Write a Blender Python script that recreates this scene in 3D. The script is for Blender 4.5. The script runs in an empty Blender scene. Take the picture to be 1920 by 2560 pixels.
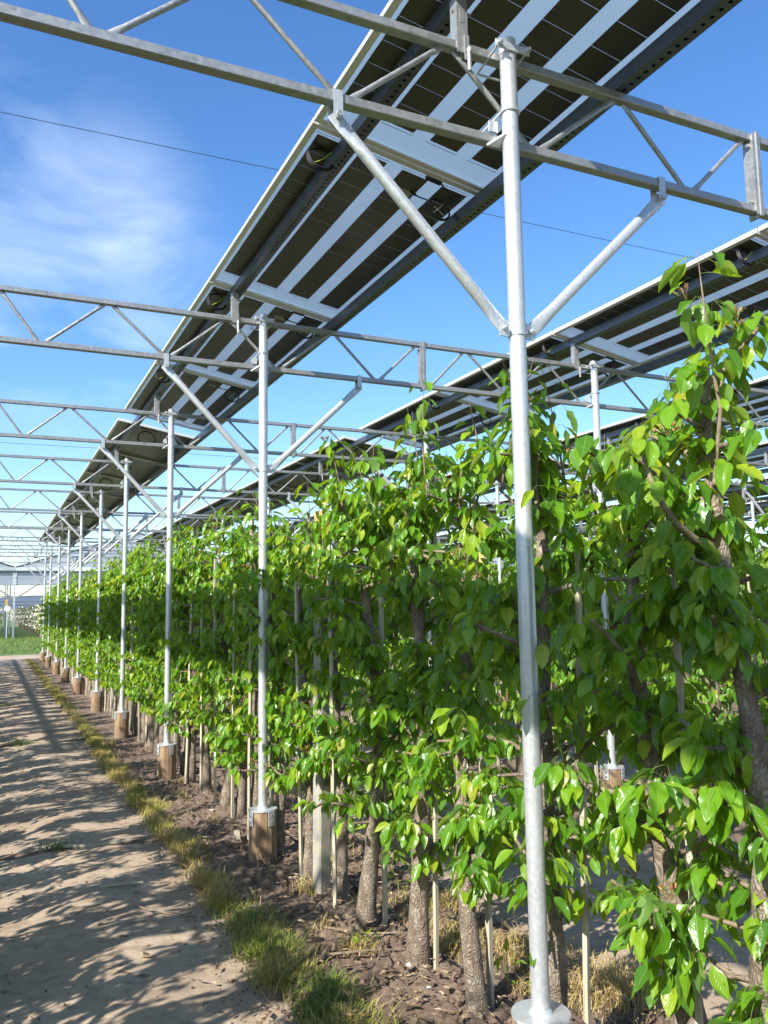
import bpy, math, random
import numpy as np
from mathutils import Vector, Matrix
from math import sin, cos, pi, radians, atan2, sqrt

C = bpy.context.scene.collection
S = bpy.context.scene

# ------------------------------------------------------------------ camera
CAM = Vector((-1.6793, 0.0, 1.7))
yaw, pitch, roll = 0.4415, 0.1145, -0.0154
fwd = Vector((sin(yaw)*cos(pitch), cos(yaw)*cos(pitch), sin(pitch)))
rt = Vector((cos(yaw), -sin(yaw), 0)); upv = rt.cross(fwd)
r_ = rt*cos(roll) + upv*sin(roll); u_ = -rt*sin(roll) + upv*cos(roll)
cam = bpy.data.cameras.new('camera'); co = bpy.data.objects.new('camera', cam); C.objects.link(co)
co.matrix_world = Matrix(((r_.x, u_.x, -fwd.x, CAM.x), (r_.y, u_.y, -fwd.y, CAM.y), (r_.z, u_.z, -fwd.z, CAM.z), (0, 0, 0, 1)))
cam.sensor_fit = 'VERTICAL'; cam.sensor_height = 24.0; cam.lens = 24.0*2073.8/2560
cam.clip_start = 0.05; cam.clip_end = 12000
S.camera = co

# ------------------------------------------------------------------ light
L = Vector((1.21, 0.64, -1.0)).normalized()          # direction the sunlight travels
elev = math.asin(-L.z); az = atan2(-L.x, -L.y)        # compass-like angle of the sun, from +Y to +X
W = bpy.data.worlds.new('World'); S.world = W; W.use_nodes = True
nt = W.node_tree; nt.nodes.clear()
def wn(t, **k):
    n = nt.nodes.new(t)
    for a, b in k.items(): setattr(n, a, b)
    return n
sky = wn('ShaderNodeTexSky', sky_type='NISHITA', sun_disc=False, sun_elevation=elev, sun_rotation=az,
         altitude=0, air_density=1.0, dust_density=0.6, ozone_density=3.0)
hsv = wn('ShaderNodeHueSaturation'); hsv.inputs['Saturation'].default_value = 1.22; hsv.inputs['Hue'].default_value = .505; hsv.inputs['Value'].default_value = 1.0
geo = wn('ShaderNodeTexCoord')
# wisps of cirrus
mp = wn('ShaderNodeMapping'); mp.inputs['Scale'].default_value = (1.5, 1.5, 3.6); mp.inputs['Rotation'].default_value = (0.18, 0.1, 0.3)
mp.inputs['Location'].default_value = (0.35, 0.2, 0.12)
n1 = wn('ShaderNodeTexNoise'); n1.inputs['Scale'].default_value = 2.6; n1.inputs['Detail'].default_value = 12; n1.inputs['Roughness'].default_value = 0.54; n1.inputs['Distortion'].default_value = 0.45
rp = wn('ShaderNodeValToRGB'); rp.color_ramp.elements[0].position = 0.42; rp.color_ramp.elements[1].position = 0.74
# the bank of cloud stands in one part of the sky, as clouds do
def blob(d, lo, hi):
    d = Vector(d).normalized()
    vm = wn('ShaderNodeVectorMath', operation='DOT_PRODUCT'); vm.inputs[1].default_value = d
    nt.links.new(geo.outputs['Generated'], vm.inputs[0])
    mr = wn('ShaderNodeMapRange', interpolation_type='SMOOTHSTEP'); mr.inputs[1].default_value = lo; mr.inputs[2].default_value = hi
    nt.links.new(vm.outputs['Value'], mr.inputs[0]); return mr
b1 = blob((0.03, 1.0, 0.40), 0.973, 0.999); b2 = blob((-0.75, 1.0, 0.38), 0.86, 0.98); b3 = blob((-0.3, -1.0, 0.4), 0.8, 0.98)
ad = wn('ShaderNodeMath', operation='MAXIMUM'); ad2 = wn('ShaderNodeMath', operation='MAXIMUM')
ml = wn('ShaderNodeMath', operation='MULTIPLY'); ml2 = wn('ShaderNodeMath', operation='MULTIPLY'); ml2.inputs[1].default_value = 0.46
mix = wn('ShaderNodeMix', data_type='RGBA'); mix.inputs[7].default_value = (5.6, 6.2, 7.2, 1)
bg = wn('ShaderNodeBackground'); bg.inputs['Strength'].default_value = 0.13
out = wn('ShaderNodeOutputWorld')
K = nt.links.new
K(geo.outputs['Generated'], mp.inputs[0]); K(mp.outputs[0], n1.inputs['Vector']); K(n1.outputs['Fac'], rp.inputs[0])
K(b1.outputs[0], ad.inputs[0]); K(b2.outputs[0], ad.inputs[1]); K(ad.outputs[0], ad2.inputs[0]); K(b3.outputs[0], ad2.inputs[1])
K(ad2.outputs[0], ml.inputs[0]); K(rp.outputs['Color'], ml.inputs[1]); K(ml.outputs[0], ml2.inputs[0]); K(ml2.outputs[0], mix.inputs[0])
K(sky.outputs[0], hsv.inputs['Color']); K(hsv.outputs[0], mix.inputs[6]); K(mix.outputs[2], bg.inputs['Color']); K(bg.outputs[0], out.inputs[0])

sl = bpy.data.lights.new('sun', 'SUN'); sl.energy = 5.0; sl.angle = radians(0.53); sl.color = (1.0, 0.95, 0.86)
so = bpy.data.objects.new('sun', sl); C.objects.link(so); so.rotation_euler = L.to_track_quat('-Z', 'Y').to_euler()
so.location = (-20, -10, 20)
S.view_settings.view_transform = 'Standard'; S.view_settings.look = 'None'; S.view_settings.gamma = 1
S.view_settings.use_curve_mapping = False; S.view_settings.exposure = 1.02
S.cycles.max_bounces = 7; S.cycles.transparent_max_bounces = 12; S.cycles.transmission_bounces = 5
S.cycles.diffuse_bounces = 4; S.cycles.glossy_bounces = 3
S.cycles.use_denoising = True

# ------------------------------------------------------------------ helpers
rnd = random.Random(7); npr = np.random.default_rng(11)

class MB:
    def __init__(s): s.v = []; s.f = []
    def add(s, vs, fs):
        b = len(s.v); s.v += [tuple(x) for x in vs]; s.f += [tuple(b+i for i in f) for f in fs]
    def box(s, x0, x1, y0, y1, z0, z1, M=None):
        vs = [Vector((x, y, z)) for x in (x0, x1) for y in (y0, y1) for z in (z0, z1)]
        if M: vs = [M @ v for v in vs]
        s.add(vs, [(0, 1, 3, 2), (4, 6, 7, 5), (0, 4, 5, 1), (2, 3, 7, 6), (0, 2, 6, 4), (1, 5, 7, 3)])
    def tube(s, pts, rad, n=8, cap=True, ref=None, jitter=None):
        pts = [Vector(p) for p in pts]; m = len(pts)
        if not hasattr(rad, '__len__'): rad = [rad]*m
        rings = []; pu = None
        for i, p in enumerate(pts):
            t = (pts[min(i+1, m-1)] - pts[max(i-1, 0)]).normalized()
            if pu is None:
                a = Vector(ref) if ref else (Vector((0, 0, 1)) if abs(t.z) < .9 else Vector((1, 0, 0)))
                pu = a
            U = (pu - t*pu.dot(t)).normalized(); V = t.cross(U); pu = U
            rr = rad[i]; ru, rv = (rr if hasattr(rr, '__len__') else (rr, rr))
            rings.append([p + U*(ru*cos(2*pi*k/n)*(1 if jitter is None else jitter(i, k))) + V*(rv*sin(2*pi*k/n)*(1 if jitter is None else jitter(i, k))) for k in range(n)])
        vs = [v for r in rings for v in r]; fs = []
        for i in range(m-1):
            for k in range(n):
                fs.append((i*n+k, i*n+(k+1) % n, (i+1)*n+(k+1) % n, (i+1)*n+k))
        if cap: fs += [tuple(reversed(range(n))), tuple(range((m-1)*n, m*n))]
        s.add(vs, fs)
    def ring(s, c, R, r, axis='z', n=24, m=6):
        pts = []
        for i in range(n+1):
            a = 2*pi*i/n
            o = {'z': (R*cos(a), R*sin(a), 0), 'y': (R*cos(a), 0, R*sin(a)), 'x': (0, R*cos(a), R*sin(a))}[axis]
            pts.append(Vector(c) + Vector(o))
        s.tube(pts, r, m, cap=False)
    def cyl(s, c, r, z0, z1, n=20, r1=None):
        s.tube([(c[0], c[1], z0), (c[0], c[1], z1)], [r, r if r1 is None else r1], n)
    def mesh(s, name, mat, smooth=False, angle=40):
        me = bpy.data.meshes.new(name); me.from_pydata(s.v, [], s.f); me.validate(); me.materials.append(mat)
        if smooth:
            me.polygons.foreach_set('use_smooth', [True]*len(me.polygons))
            try: me.set_sharp_from_angle(angle=radians(angle))
            except Exception: pass
        return me
    def obj(s, name, mat, parent=None, smooth=False, angle=40, kind=None):
        return mkobj(name, s.mesh(name, mat, smooth, angle), parent, kind)

def mkobj(name, me, parent=None, kind=None, loc=None, rot=None):
    o = bpy.data.objects.new(name, me); C.objects.link(o)
    if parent: o.parent = parent
    if kind: o['kind'] = kind
    if loc: o.location = loc
    if rot: o.rotation_euler = rot
    return o
def thing(name, label, cat, loc=(0, 0, 0), rot=(0, 0, 0), group=None):
    o = bpy.data.objects.new(name, None); C.objects.link(o); o.location = loc; o.rotation_euler = rot
    o.empty_display_size = 0.1
    return tag(o, label, cat, group)
def tag(o, label, cat, group=None):
    o['label'] = label; o['category'] = cat
    if group: o['group'] = group
    return o
CH = {}
def copy_tree(root, loc, rot=None, label=None, group=None, scale=None):
    def rec(o, par):
        c = o.copy(); C.objects.link(c); c.parent = par
        for ch in CH.get(o, ()): rec(ch, c)
        return c
    if root not in CH: cache(root)
    r = rec(root, None); r.location = loc
    if rot is not None: r.rotation_euler = rot
    if label: r['label'] = label
    if group: r['group'] = group
    if scale is not None: r.scale = scale
    return r
def cache(root):
    CH[root] = list(root.children)
    for c in CH[root]: cache(c)
ORD = ['first', 'second', 'third', 'fourth', 'fifth', 'sixth', 'seventh', 'eighth', 'ninth', 'tenth', 'eleventh', 'twelfth']

def np_mesh(name, V, F, mat, uv=None, att=None, smooth=True):
    """V (n,3), F (m,k) constant k; uv per vertex; att per vertex float"""
    me = bpy.data.meshes.new(name); m, k = F.shape
    me.vertices.add(len(V)); me.vertices.foreach_set('co', V.astype(np.float32).ravel())
    me.loops.add(m*k); me.loops.foreach_set('vertex_index', F.astype(np.int32).ravel())
    me.polygons.add(m); me.polygons.foreach_set('loop_start', (np.arange(m)*k).astype(np.int32))
    try: me.polygons.foreach_set('loop_total', np.full(m, k, np.int32))
    except Exception: pass
    me.polygons.foreach_set('use_smooth', np.full(m, smooth, bool))
    if uv is not None:
        l = me.uv_layers.new(name='UVMap'); l.data.foreach_set('uv', uv[F.ravel()].astype(np.float32).ravel())
    if att is not None:
        a = me.attributes.new('lv', 'FLOAT', 'POINT'); a.data.foreach_set('value', att.astype(np.float32))
    me.update(calc_edges=True); me.materials.append(mat)
    return me

# ------------------------------------------------------------------ materials
class NM:
    def __init__(s, name):
        s.m = bpy.data.materials.new(name); s.m.use_nodes = True; s.t = s.m.node_tree; s.t.nodes.clear()
        s.out = s.n('ShaderNodeOutputMaterial'); s.p = s.n('ShaderNodeBsdfPrincipled')
        s.k(s.p.outputs[0], s.out.inputs[0])
    def n(s, t, **k):
        n = s.t.nodes.new(t)
        for a, b in k.items(): setattr(n, a, b)
        return n
    def k(s, a, b): s.t.links.new(a, b)
    def set(s, **k):
        for a, b in k.items():
            i = s.p.inputs[a.replace('_', ' ')]
            i.default_value = (*b, 1) if hasattr(b, '__len__') and len(b) == 3 else b
        return s
    def coord(s, kind='Object', scale=(1, 1, 1), rot=(0, 0, 0)):
        c = s.n('ShaderNodeTexCoord'); m = s.n('ShaderNodeMapping'); m.inputs['Scale'].default_value = scale; m.inputs['Rotation'].default_value = rot
        if kind == 'World':
            g = s.n('ShaderNodeNewGeometry'); s.k(g.outputs['Position'], m.inputs[0])
        else: s.k(c.outputs[kind], m.inputs[0])
        return m.outputs[0]
    def noise(s, co, scale, detail=4, rough=.55, dist=0):
        n = s.n('ShaderNodeTexNoise'); n.inputs['Scale'].default_value = scale; n.inputs['Detail'].default_value = detail
        n.inputs['Roughness'].default_value = rough; n.inputs['Distortion'].default_value = dist; s.k(co, n.inputs['Vector']); return n.outputs['Fac']
    def ramp(s, f, stops):
        r = s.n('ShaderNodeValToRGB'); e = r.color_ramp.elements
        e[0].position, e[0].color = stops[0][0], (*stops[0][1], 1); e[1].position, e[1].color = stops[-1][0], (*stops[-1][1], 1)
        for p, c in stops[1:-1]:
            x = e.new(p); x.color = (*c, 1)
        s.k(f, r.inputs[0]); return r.outputs[0]
    def mixc(s, f, a, b, typ='MIX'):
        m = s.n('ShaderNodeMix', data_type='RGBA', blend_type=typ)
        for i, x in ((0, f), (6, a), (7, b)):
            if hasattr(x, 'links'): s.k(x, m.inputs[i])
            elif hasattr(x, '__len__'): m.inputs[i].default_value = (*x, 1)
            else: m.inputs[i].default_value = x
        return m.outputs[2]
    def math(s, op, a, b=None, c=None):
        m = s.n('ShaderNodeMath', operation=op)
        for i, x in enumerate((a, b, c)):
            if x is None: continue
            if hasattr(x, 'links'): s.k(x, m.inputs[i])
            else: m.inputs[i].default_value = x
        return m.outputs[0]
    def bump(s, h, strength=.3, dist=.01, prev=None):
        b = s.n('ShaderNodeBump'); b.inputs['Strength'].default_value = strength; b.inputs['Distance'].default_value = dist
        s.k(h, b.inputs['Height'])
        if prev: s.k(prev, b.inputs['Normal'])
        return b.outputs[0]
    def nor(s, x): s.k(x, s.p.inputs['Normal']); return s
    def col(s, x): s.k(x, s.p.inputs['Base Color']); return s

def galv(name, a, b, metal=.72, rough=.42, scale=90):
    m = NM(name); co = m.coord('Object')
    v = m.n('ShaderNodeTexVoronoi'); v.inputs['Scale'].default_value = scale; m.k(co, v.inputs['Vector'])
    n = m.noise(co, 9, 5, .6)
    v2 = m.n('ShaderNodeTexVoronoi'); v2.inputs['Scale'].default_value = scale*2.3; m.k(co, v2.inputs['Vector'])
    c1 = m.mixc(v.outputs['Color'], a, b); c1 = m.mixc(m.math('MULTIPLY', v2.outputs['Color'], .35), c1, tuple(q*.62 for q in a))
    c2 = m.mixc(m.ramp(n, [(.35, (0, 0, 0)), (.7, (1, 1, 1))]), c1, m.mixc(.5, a, b))
    m.col(c2); m.set(Metallic=metal)
    r = m.math('MULTIPLY_ADD', v.outputs['Color'], .16, rough-.08); m.k(r, m.p.inputs['Roughness'])
    m.nor(m.bump(m.noise(co, 160, 3), .08, .002))
    return m.m
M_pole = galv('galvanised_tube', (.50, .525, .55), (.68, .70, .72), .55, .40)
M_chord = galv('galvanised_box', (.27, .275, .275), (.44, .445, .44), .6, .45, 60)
M_purlin = galv('dark_sheet_steel', (.11, .12, .14), (.16, .17, .195), .8, .33, 40)
M_alu = NM('anodised_aluminium').set(Base_Color=(.66, .65, .61), Metallic=.45, Roughness=.4).m
M_steel = NM('zinc_bolt').set(Base_Color=(.6, .6, .58), Metallic=.9, Roughness=.3).m
M_black = NM('black_rubber').set(Base_Color=(.004, .004, .005), Roughness=.6).m
M_tie = NM('yellow_green_tie').set(Base_Color=(.45, .55, .05), Roughness=.5).m
M_tiew = NM('white_cable_tie').set(Base_Color=(.7, .72, .7), Roughness=.5).m
M_sticker = NM('paper_sticker').set(Base_Color=(.30, .29, .22), Roughness=.6).m
def mk_cell():
    m = NM('solar_cell_back'); co = m.coord('Object')
    w = m.n('ShaderNodeTexWave', wave_type='BANDS', bands_direction='X'); w.inputs['Scale'].default_value = 60; m.k(co, w.inputs['Vector'])
    m.col(m.mixc(m.math('MULTIPLY', w.outputs['Fac'], .18), (.068, .063, .045), (.12, .11, .085)))
    m.set(Roughness=.32, Metallic=.0); m.p.inputs['Specular IOR Level'].default_value = .35
    return m.m
M_cell = mk_cell()
def mk_frost():
    m = NM('frosted_backsheet'); t = m.n('ShaderNodeBsdfTranslucent'); t.inputs[0].default_value = (.84, .95, 1, 1)
    tr = m.n('ShaderNodeBsdfTransparent'); tr.inputs[0].default_value = (.80, .93, 1, 1)
    d = m.n('ShaderNodeBsdfGlossy'); d.inputs[0].default_value = (.9, .95, 1, 1); d.inputs['Roughness'].default_value = .25
    a = m.n('ShaderNodeMixShader'); a.inputs[0].default_value = .60; b = m.n('ShaderNodeMixShader')
    fr = m.n('ShaderNodeFresnel'); fr.inputs[0].default_value = 1.45
    m.k(tr.outputs[0], a.inputs[1]); m.k(t.outputs[0], a.inputs[2]); m.k(fr.outputs[0], b.inputs[0]); m.k(a.outputs[0], b.inputs[1]); m.k(d.outputs[0], b.inputs[2])
    m.k(b.outputs[0], m.out.inputs[0]); return m.m
M_frost = mk_frost()
def mk_brown():
    m = NM('bifacial_glass_back'); co = m.coord('Object'); n = m.noise(co, 3, 3)
    m.col(m.mixc(n, (.11, .105, .085), (.16, .152, .125))); m.set(Roughness=.3); m.p.inputs['Specular IOR Level'].default_value = .5
    return m.m
M_brown = mk_brown()
M_line = NM('busbar_white').set(Base_Color=(.42, .44, .46), Roughness=.5).m
def mk_footing():
    m = NM('rust_stained_concrete'); co = m.coord('Object')
    n = m.noise(co, 7, 6, .65); f = m.noise(co, 140, 4, .7)
    c = m.ramp(n, [(.25, (.11, .062, .035)), (.5, (.23, .14, .07)), (.75, (.31, .21, .12))])
    c = m.mixc(m.math('MULTIPLY', f, .5), c, (.22, .15, .10)); g = m.n('ShaderNodeSeparateXYZ'); m.k(co, g.inputs[0]); mr = m.n('ShaderNodeMapRange'); mr.inputs[1].default_value = .14; mr.inputs[2].default_value = .0; m.k(m.math('ADD', g.outputs['Z'], m.math('MULTIPLY', n, -.08)), mr.inputs[0])
    c = m.mixc(m.math('MULTIPLY', mr.outputs[0], .8), c, (.17, .115, .08))
    c = m.mixc(m.ramp(m.noise(m.coord('Object', (9, 9, 1.2)), 2.5, 5), [(.48, (0, 0, 0)), (.62, (.6, .6, .6))]), c, (.34, .25, .16))
    m.col(c); m.set(Roughness=.8)
    m.nor(m.bump(f, .8, .005)); return m.m
M_foot = mk_footing()
def mk_conc():
    m = NM('grey_concrete'); co = m.coord('Object'); n = m.noise(co, 4, 5, .6); f = m.noise(co, 90, 4, .7)
    g = m.n('ShaderNodeSeparateXYZ'); m.k(co, g.inputs[0])
    c = m.ramp(n, [(.3, (.22, .215, .185)), (.7, (.36, .35, .31))])
    li = m.math('MULTIPLY', m.ramp(g.outputs['Z'], [(.0, (0, 0, 0)), (1.0, (1, 1, 1))]), 1.0)
    top = m.n('ShaderNodeMapRange'); top.inputs[1].default_value = 1.6; top.inputs[2].default_value = 2.3; m.k(g.outputs['Z'], top.inputs[0])
    c = m.mixc(m.math('MULTIPLY', m.math('GREATER_THAN', m.math('ADD', m.noise(co, 55, 3), m.math('MULTIPLY', top.outputs[0], .25)), .62), .8), c, (.50, .33, .05))
    m.col(c); m.set(Roughness=.9); m.nor(m.bump(f, .6, .004)); return m.m
M_conc = mk_conc()
def mk_bark():
    m = NM('pear_bark'); co = m.coord('Object', (1, 1, .62))
    v = m.n('ShaderNodeTexVoronoi', feature='DISTANCE_TO_EDGE'); v.inputs['Scale'].default_value = 78; v.inputs['Randomness'].default_value = 1
    nz = m.n('ShaderNodeTexNoise'); nz.inputs['Scale'].default_value = 12; m.k(co, nz.inputs['Vector'])
    mx = m.n('ShaderNodeMix', data_type='VECTOR'); mx.inputs[0].default_value = .10; m.k(co, mx.inputs[4]); m.k(nz.outputs['Color'], mx.inputs[5]); m.k(mx.outputs[1], v.inputs['Vector'])
    n = m.noise(co, 20, 6, .65)
    e = m.ramp(v.outputs['Distance'], [(.0, (0, 0, 0)), (.34, (1, 1, 1))])
    c = m.ramp(n, [(.3, (.12, .088, .065)), (.5, (.26, .205, .155)), (.72, (.46, .40, .32))])
    c = m.mixc(e, m.mixc(.45, c, (.07, .05, .035)), c); m.col(c); m.set(Roughness=.9)
    h = m.math('ADD', m.math('MULTIPLY', e, .7), n); m.nor(m.bump(m.noise(m.coord('Object', (1, 1, .3)), 60, 6, .7), .9, .008, m.bump(h, .8, .010))); return m.m
M_bark = mk_bark()
def mk_twig():
    m = NM('young_wood'); co = m.coord('Object'); n = m.noise(co, 30, 4)
    m.col(m.ramp(n, [(.3, (.12, .085, .055)), (.7, (.24, .19, .13))])); m.set(Roughness=.75); m.nor(m.bump(m.noise(co, 120, 3), .4, .003)); return m.m
M_twig = mk_twig()
M_shoot = NM('green_shoot').set(Base_Color=(.22, .26, .06), Roughness=.5).m
def mk_stake():
    m = NM('weathered_wood'); co = m.coord('Object', (60, 60, 2.2)); n = m.noise(co, 1.6, 5, .6, .3)
    o = m.n('ShaderNodeObjectInfo')
    c = m.ramp(n, [(.3, (.27, .24, .16)), (.55, (.42, .38, .28)), (.75, (.54, .50, .39))])
    m.col(m.mixc(m.math('MULTIPLY', o.outputs['Random'], .5), c, (.33, .30, .24))); m.set(Roughness=.8); m.nor(m.bump(n, .5, .003)); return m.m
M_stake = mk_stake()
def mk_leaf(name, mass):
    m = NM(name); uvn = m.n('ShaderNodeUVMap'); sp = m.n('ShaderNodeSeparateXYZ'); m.k(uvn.outputs[0], sp.inputs[0])
    if mass:
        a = m.n('ShaderNodeAttribute', attribute_name='lv'); rv = a.outputs['Fac']
    else:
        a = m.n('ShaderNodeObjectInfo'); rv = a.outputs['Random']
    u = m.math('ABSOLUTE', m.math('SUBTRACT', sp.outputs[0], .5))
    mid = m.ramp(u, [(.010, (1, 1, 1)), (.035, (0, 0, 0))])
    # side veins slanting forward
    q = m.math('SINE', m.math('MULTIPLY', m.math('SUBTRACT', sp.outputs[1], m.math('MULTIPLY', u, .55)), 56))
    vein = m.ramp(q, [(.86, (0, 0, 0)), (1.0, (1, 1, 1))])
    c = m.ramp(rv, [(0, (.038, .145, .012)), (.35, (.078, .225, .010)), (.7, (.140, .315, .012)), (.93, (.27, .40, .018)), (1, (.36, .36, .03))])
    c = m.mixc(m.math('MULTIPLY', m.noise(m.coord('UV'), 5, 3), .25), c, (.10, .18, .02))
    c = m.mixc(m.math('MULTIPLY', vein, .22), c, (.16, .27, .07)); c = m.mixc(m.math('MULTIPLY', mid, .55), c, (.25, .34, .10))
    g = m.n('ShaderNodeNewGeometry')
    cb = m.mixc(.35, c, (.16, .24, .09)); c2 = m.mixc(g.outputs['Backfacing'], c, cb)
    m.col(c2); m.set(Roughness=.27); m.p.inputs['Specular IOR Level'].default_value = .5
    rr = m.math('MULTIPLY_ADD', g.outputs['Backfacing'], .3, .25); m.k(rr, m.p.inputs['Roughness'])
    h = m.math('SUBTRACT', m.noise(m.coord('UV'), 4.5, 2), m.math('ADD', m.math('MULTIPLY', vein, .25), m.math('MULTIPLY', mid, .5)))
    m.nor(m.bump(h, .3, .006))
    t = m.n('ShaderNodeBsdfTranslucent'); tc = m.mixc(.6, c, (.58, .76, .01)); m.k(tc, t.inputs[0])
    ms = m.n('ShaderNodeMixShader'); ms.inputs[0].default_value = .42
    m.k(m.p.outputs[0], ms.inputs[1]); m.k(t.outputs[0], ms.inputs[2]); m.k(ms.outputs[0], m.out.inputs[0])
    return m.m
M_leaf = mk_leaf('pear_leaf', False); M_leafm = mk_leaf('pear_leaf_mass', True)
def mk_soil():
    m = NM('dark_soil'); co = m.coord('World'); n = m.noise(co, 2.2, 5, .6); f = m.noise(co, 26, 6, .7); g = m.noise(co, 110, 4, .7)
    c = m.ramp(f, [(.25, (.085, .055, .040)), (.5, (.19, .13, .098)), (.72, (.32, .235, .175))])
    c = m.mixc(m.ramp(n, [(.4, (0, 0, 0)), (.7, (1, 1, 1))]), c, m.mixc(.45, c, (.30, .22, .15)))
    c = m.mixc(m.ramp(g, [(.68, (0, 0, 0)), (.74, (1, 1, 1))]), c, (.36, .29, .20))
    m.col(c); m.set(Roughness=.95); m.nor(m.bump(g, .8, .012, m.bump(f, .9, .03))); return m.m
M_soil = mk_soil()
def mk_path():
    m = NM('compacted_sandy_path'); co = m.coord('World'); n = m.noise(co, .9, 6, .6, .4); f = m.noise(co, 12, 6, .65); g = m.noise(co, 160, 4, .75)
    c = m.ramp(n, [(.3, (.27, .20, .14)), (.5, (.37, .285, .205)), (.72, (.44, .35, .26))])
    c = m.mixc(m.ramp(f, [(.36, (1, 1, 1)), (.52, (0, 0, 0))]), c, m.mixc(.55, c, (.19, .13, .09)))
    st = m.noise(m.coord('World', (1.5, 1.1, 1)), 1.6, 4, .7, .8)
    c = m.mixc(m.math('MULTIPLY', m.ramp(st, [(.58, (0, 0, 0)), (.72, (1, 1, 1))]), .55), c, (.33, .19, .10))
    c = m.mixc(m.ramp(g, [(.70, (0, 0, 0)), (.78, (1, 1, 1))]), c, (.13, .09, .065))
    m.col(c); m.set(Roughness=.92); m.nor(m.bump(g, .55, .004, m.bump(f, .6, .014))); return m.m
M_path = mk_path()
def mk_turf(name, a, b, c3):
    m = NM(name); co = m.coord('World'); n = m.noise(co, .5, 5, .6); f = m.noise(co, 18, 5, .7)
    c = m.mixc(n, a, b); c = m.mixc(m.math('MULTIPLY', f, .7), c, c3); m.col(c); m.set(Roughness=.9); m.nor(m.bump(f, .8, .03)); return m.m
M_turf = mk_turf('green_turf', (.075, .15, .022), (.13, .20, .035), (.05, .10, .02))
M_far = mk_turf('far_field', (.07, .12, .03), (.15, .15, .06), (.08, .10, .03))
def mk_grass():
    m = NM('verge_grass'); a = m.n('ShaderNodeAttribute', attribute_name='lv')
    c = m.ramp(a.outputs['Fac'], [(0, (.06, .13, .02)), (.35, (.17, .25, .035)), (.6, (.36, .35, .075)), (.85, (.50, .38, .13)), (1, (.55, .41, .2))])
    m.col(c); m.set(Roughness=.55)
    t = m.n('ShaderNodeBsdfTranslucent'); m.k(c, t.inputs[0]); ms = m.n('ShaderNodeMixShader'); ms.inputs[0].default_value = .3
    m.k(m.p.outputs[0], ms.inputs[1]); m.k(t.outputs[0], ms.inputs[2]); m.k(ms.outputs[0], m.out.inputs[0]); return m.m
M_grass = mk_grass()
def mk_film(name, tr, col):
    m = NM(name); t = m.n('ShaderNodeBsdfTransparent'); t.inputs[0].default_value = (.97, .98, 1, 1); d = m.n('ShaderNodeBsdfTranslucent'); d.inputs[0].default_value = (*col, 1)
    a = m.n('ShaderNodeMixShader'); a.inputs[0].default_value = .5; b = m.n('ShaderNodeMixShader'); b.inputs[0].default_value = tr
    m.set(Base_Color=col, Roughness=.3); m.k(m.p.outputs[0], a.inputs[1]); m.k(d.outputs[0], a.inputs[2]); m.k(t.outputs[0], b.inputs[1]); m.k(a.outputs[0], b.inputs[2]); m.k(b.outputs[0], m.out.inputs[0]); return m.m
M_film = mk_film('plastic_rain_film', .74, (.50, .53, .60))
M_white = NM('white_paint').set(Base_Color=(.8, .8, .8), Roughness=.4).m
M_red = NM('red_tape').set(Base_Color=(.5, .02, .02), Roughness=.4).m
M_scrap = NM('white_plastic_scrap').set(Base_Color=(.62, .62, .60), Roughness=.5).m
M_hill = NM('haze_tinted_woodland').set(Base_Color=(.08, .11, .15), Roughness=1).m  # blue of the distant haze is put into the base colour
def mk_blossom():
    m = NM('blossom'); a = m.n('ShaderNodeAttribute', attribute_name='lv')
    m.col(m.ramp(a.outputs['Fac'], [(0, (.10, .16, .04)), (.55, (.16, .22, .07)), (.60, (.80, .66, .56)), (1, (.88, .82, .76))])); m.set(Roughness=.7); return m.m
M_bloss = mk_blossom()

# ------------------------------------------------------------------ constants of the place
PY = [-0.79, 2.4325, 5.6343, 8.7731, 11.9032, 15.1683, 18.6202, 21.8788, 24.9, 28.0, 31.1926]   # pole positions along the row
POFF = [0, .0178, .0378, -.0154, -.0274, .008, .0047, .0136, .0065, -.0263, -.0146]
ROW = 3.05
HT, ZT, ZB, ZCAP = 3.826, 3.780, 3.442, .358
ROWN = ['left', 'near', 'second', 'third', 'fourth', 'fifth', 'sixth']

# ------------------------------------------------------------------ ground
def hgt(x, y):
    return None
def sheet(name, xs, ys, z, mat, amp=0, seed=0, kind='structure', amp2=0, edge=None):
    X, Y = np.meshgrid(xs, ys, indexing='ij'); Z = np.full_like(X, z)
    if amp:
        r = np.random.default_rng(seed)
        for i in range(26):
            fr = 2.2 * 1.22**i; ax, ay = r.normal(size=2); l = sqrt(ax*ax+ay*ay); ax, ay = ax/l, ay/l
            Z += amp/(1+.25*i)*np.sin((X*ax+Y*ay)*fr + r.uniform(0, 6.28))*np.sin((X*ay-Y*ax)*fr*.8+r.uniform(0, 6.28))
    if edge is not None: Z = Z + edge(X, Y)
    V = np.stack([X, Y, Z], -1).reshape(-1, 3); nx, ny = X.shape
    i, j = np.meshgrid(np.arange(nx-1), np.arange(ny-1), indexing='ij'); a = (i*ny+j).ravel()
    F = np.stack([a, a+ny, a+ny+1, a+1], -1)
    return mkobj(name, np_mesh(name, V, F, mat), kind=kind)
g = sheet('ground', np.linspace(-6000, 6000, 13), np.linspace(-4000, 9000, 14), -.06, M_far)
ys = np.concatenate([np.arange(-3, 9, .05), np.arange(9, 36.2, .2)])
def pedge(x0, x1):
    def f(X, Y): # a path is lowest at its worn wheel tracks, ragged at the rim
        c = (X-(x0+x1)/2)/((x1-x0)/2); return -.012*np.cos(c*pi*2.2) - .03*np.clip(np.abs(c)-.9, 0, 1)*10*.4
    return f
sheet('path', np.arange(-2.75, -.35, .05), ys, .0, M_path, .0035, 3, edge=pedge(-2.75, -.4))
sheet('cross_path', np.linspace(-8, 30, 40), np.linspace(33.8, 37.2, 5), -.002, M_path)
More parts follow.
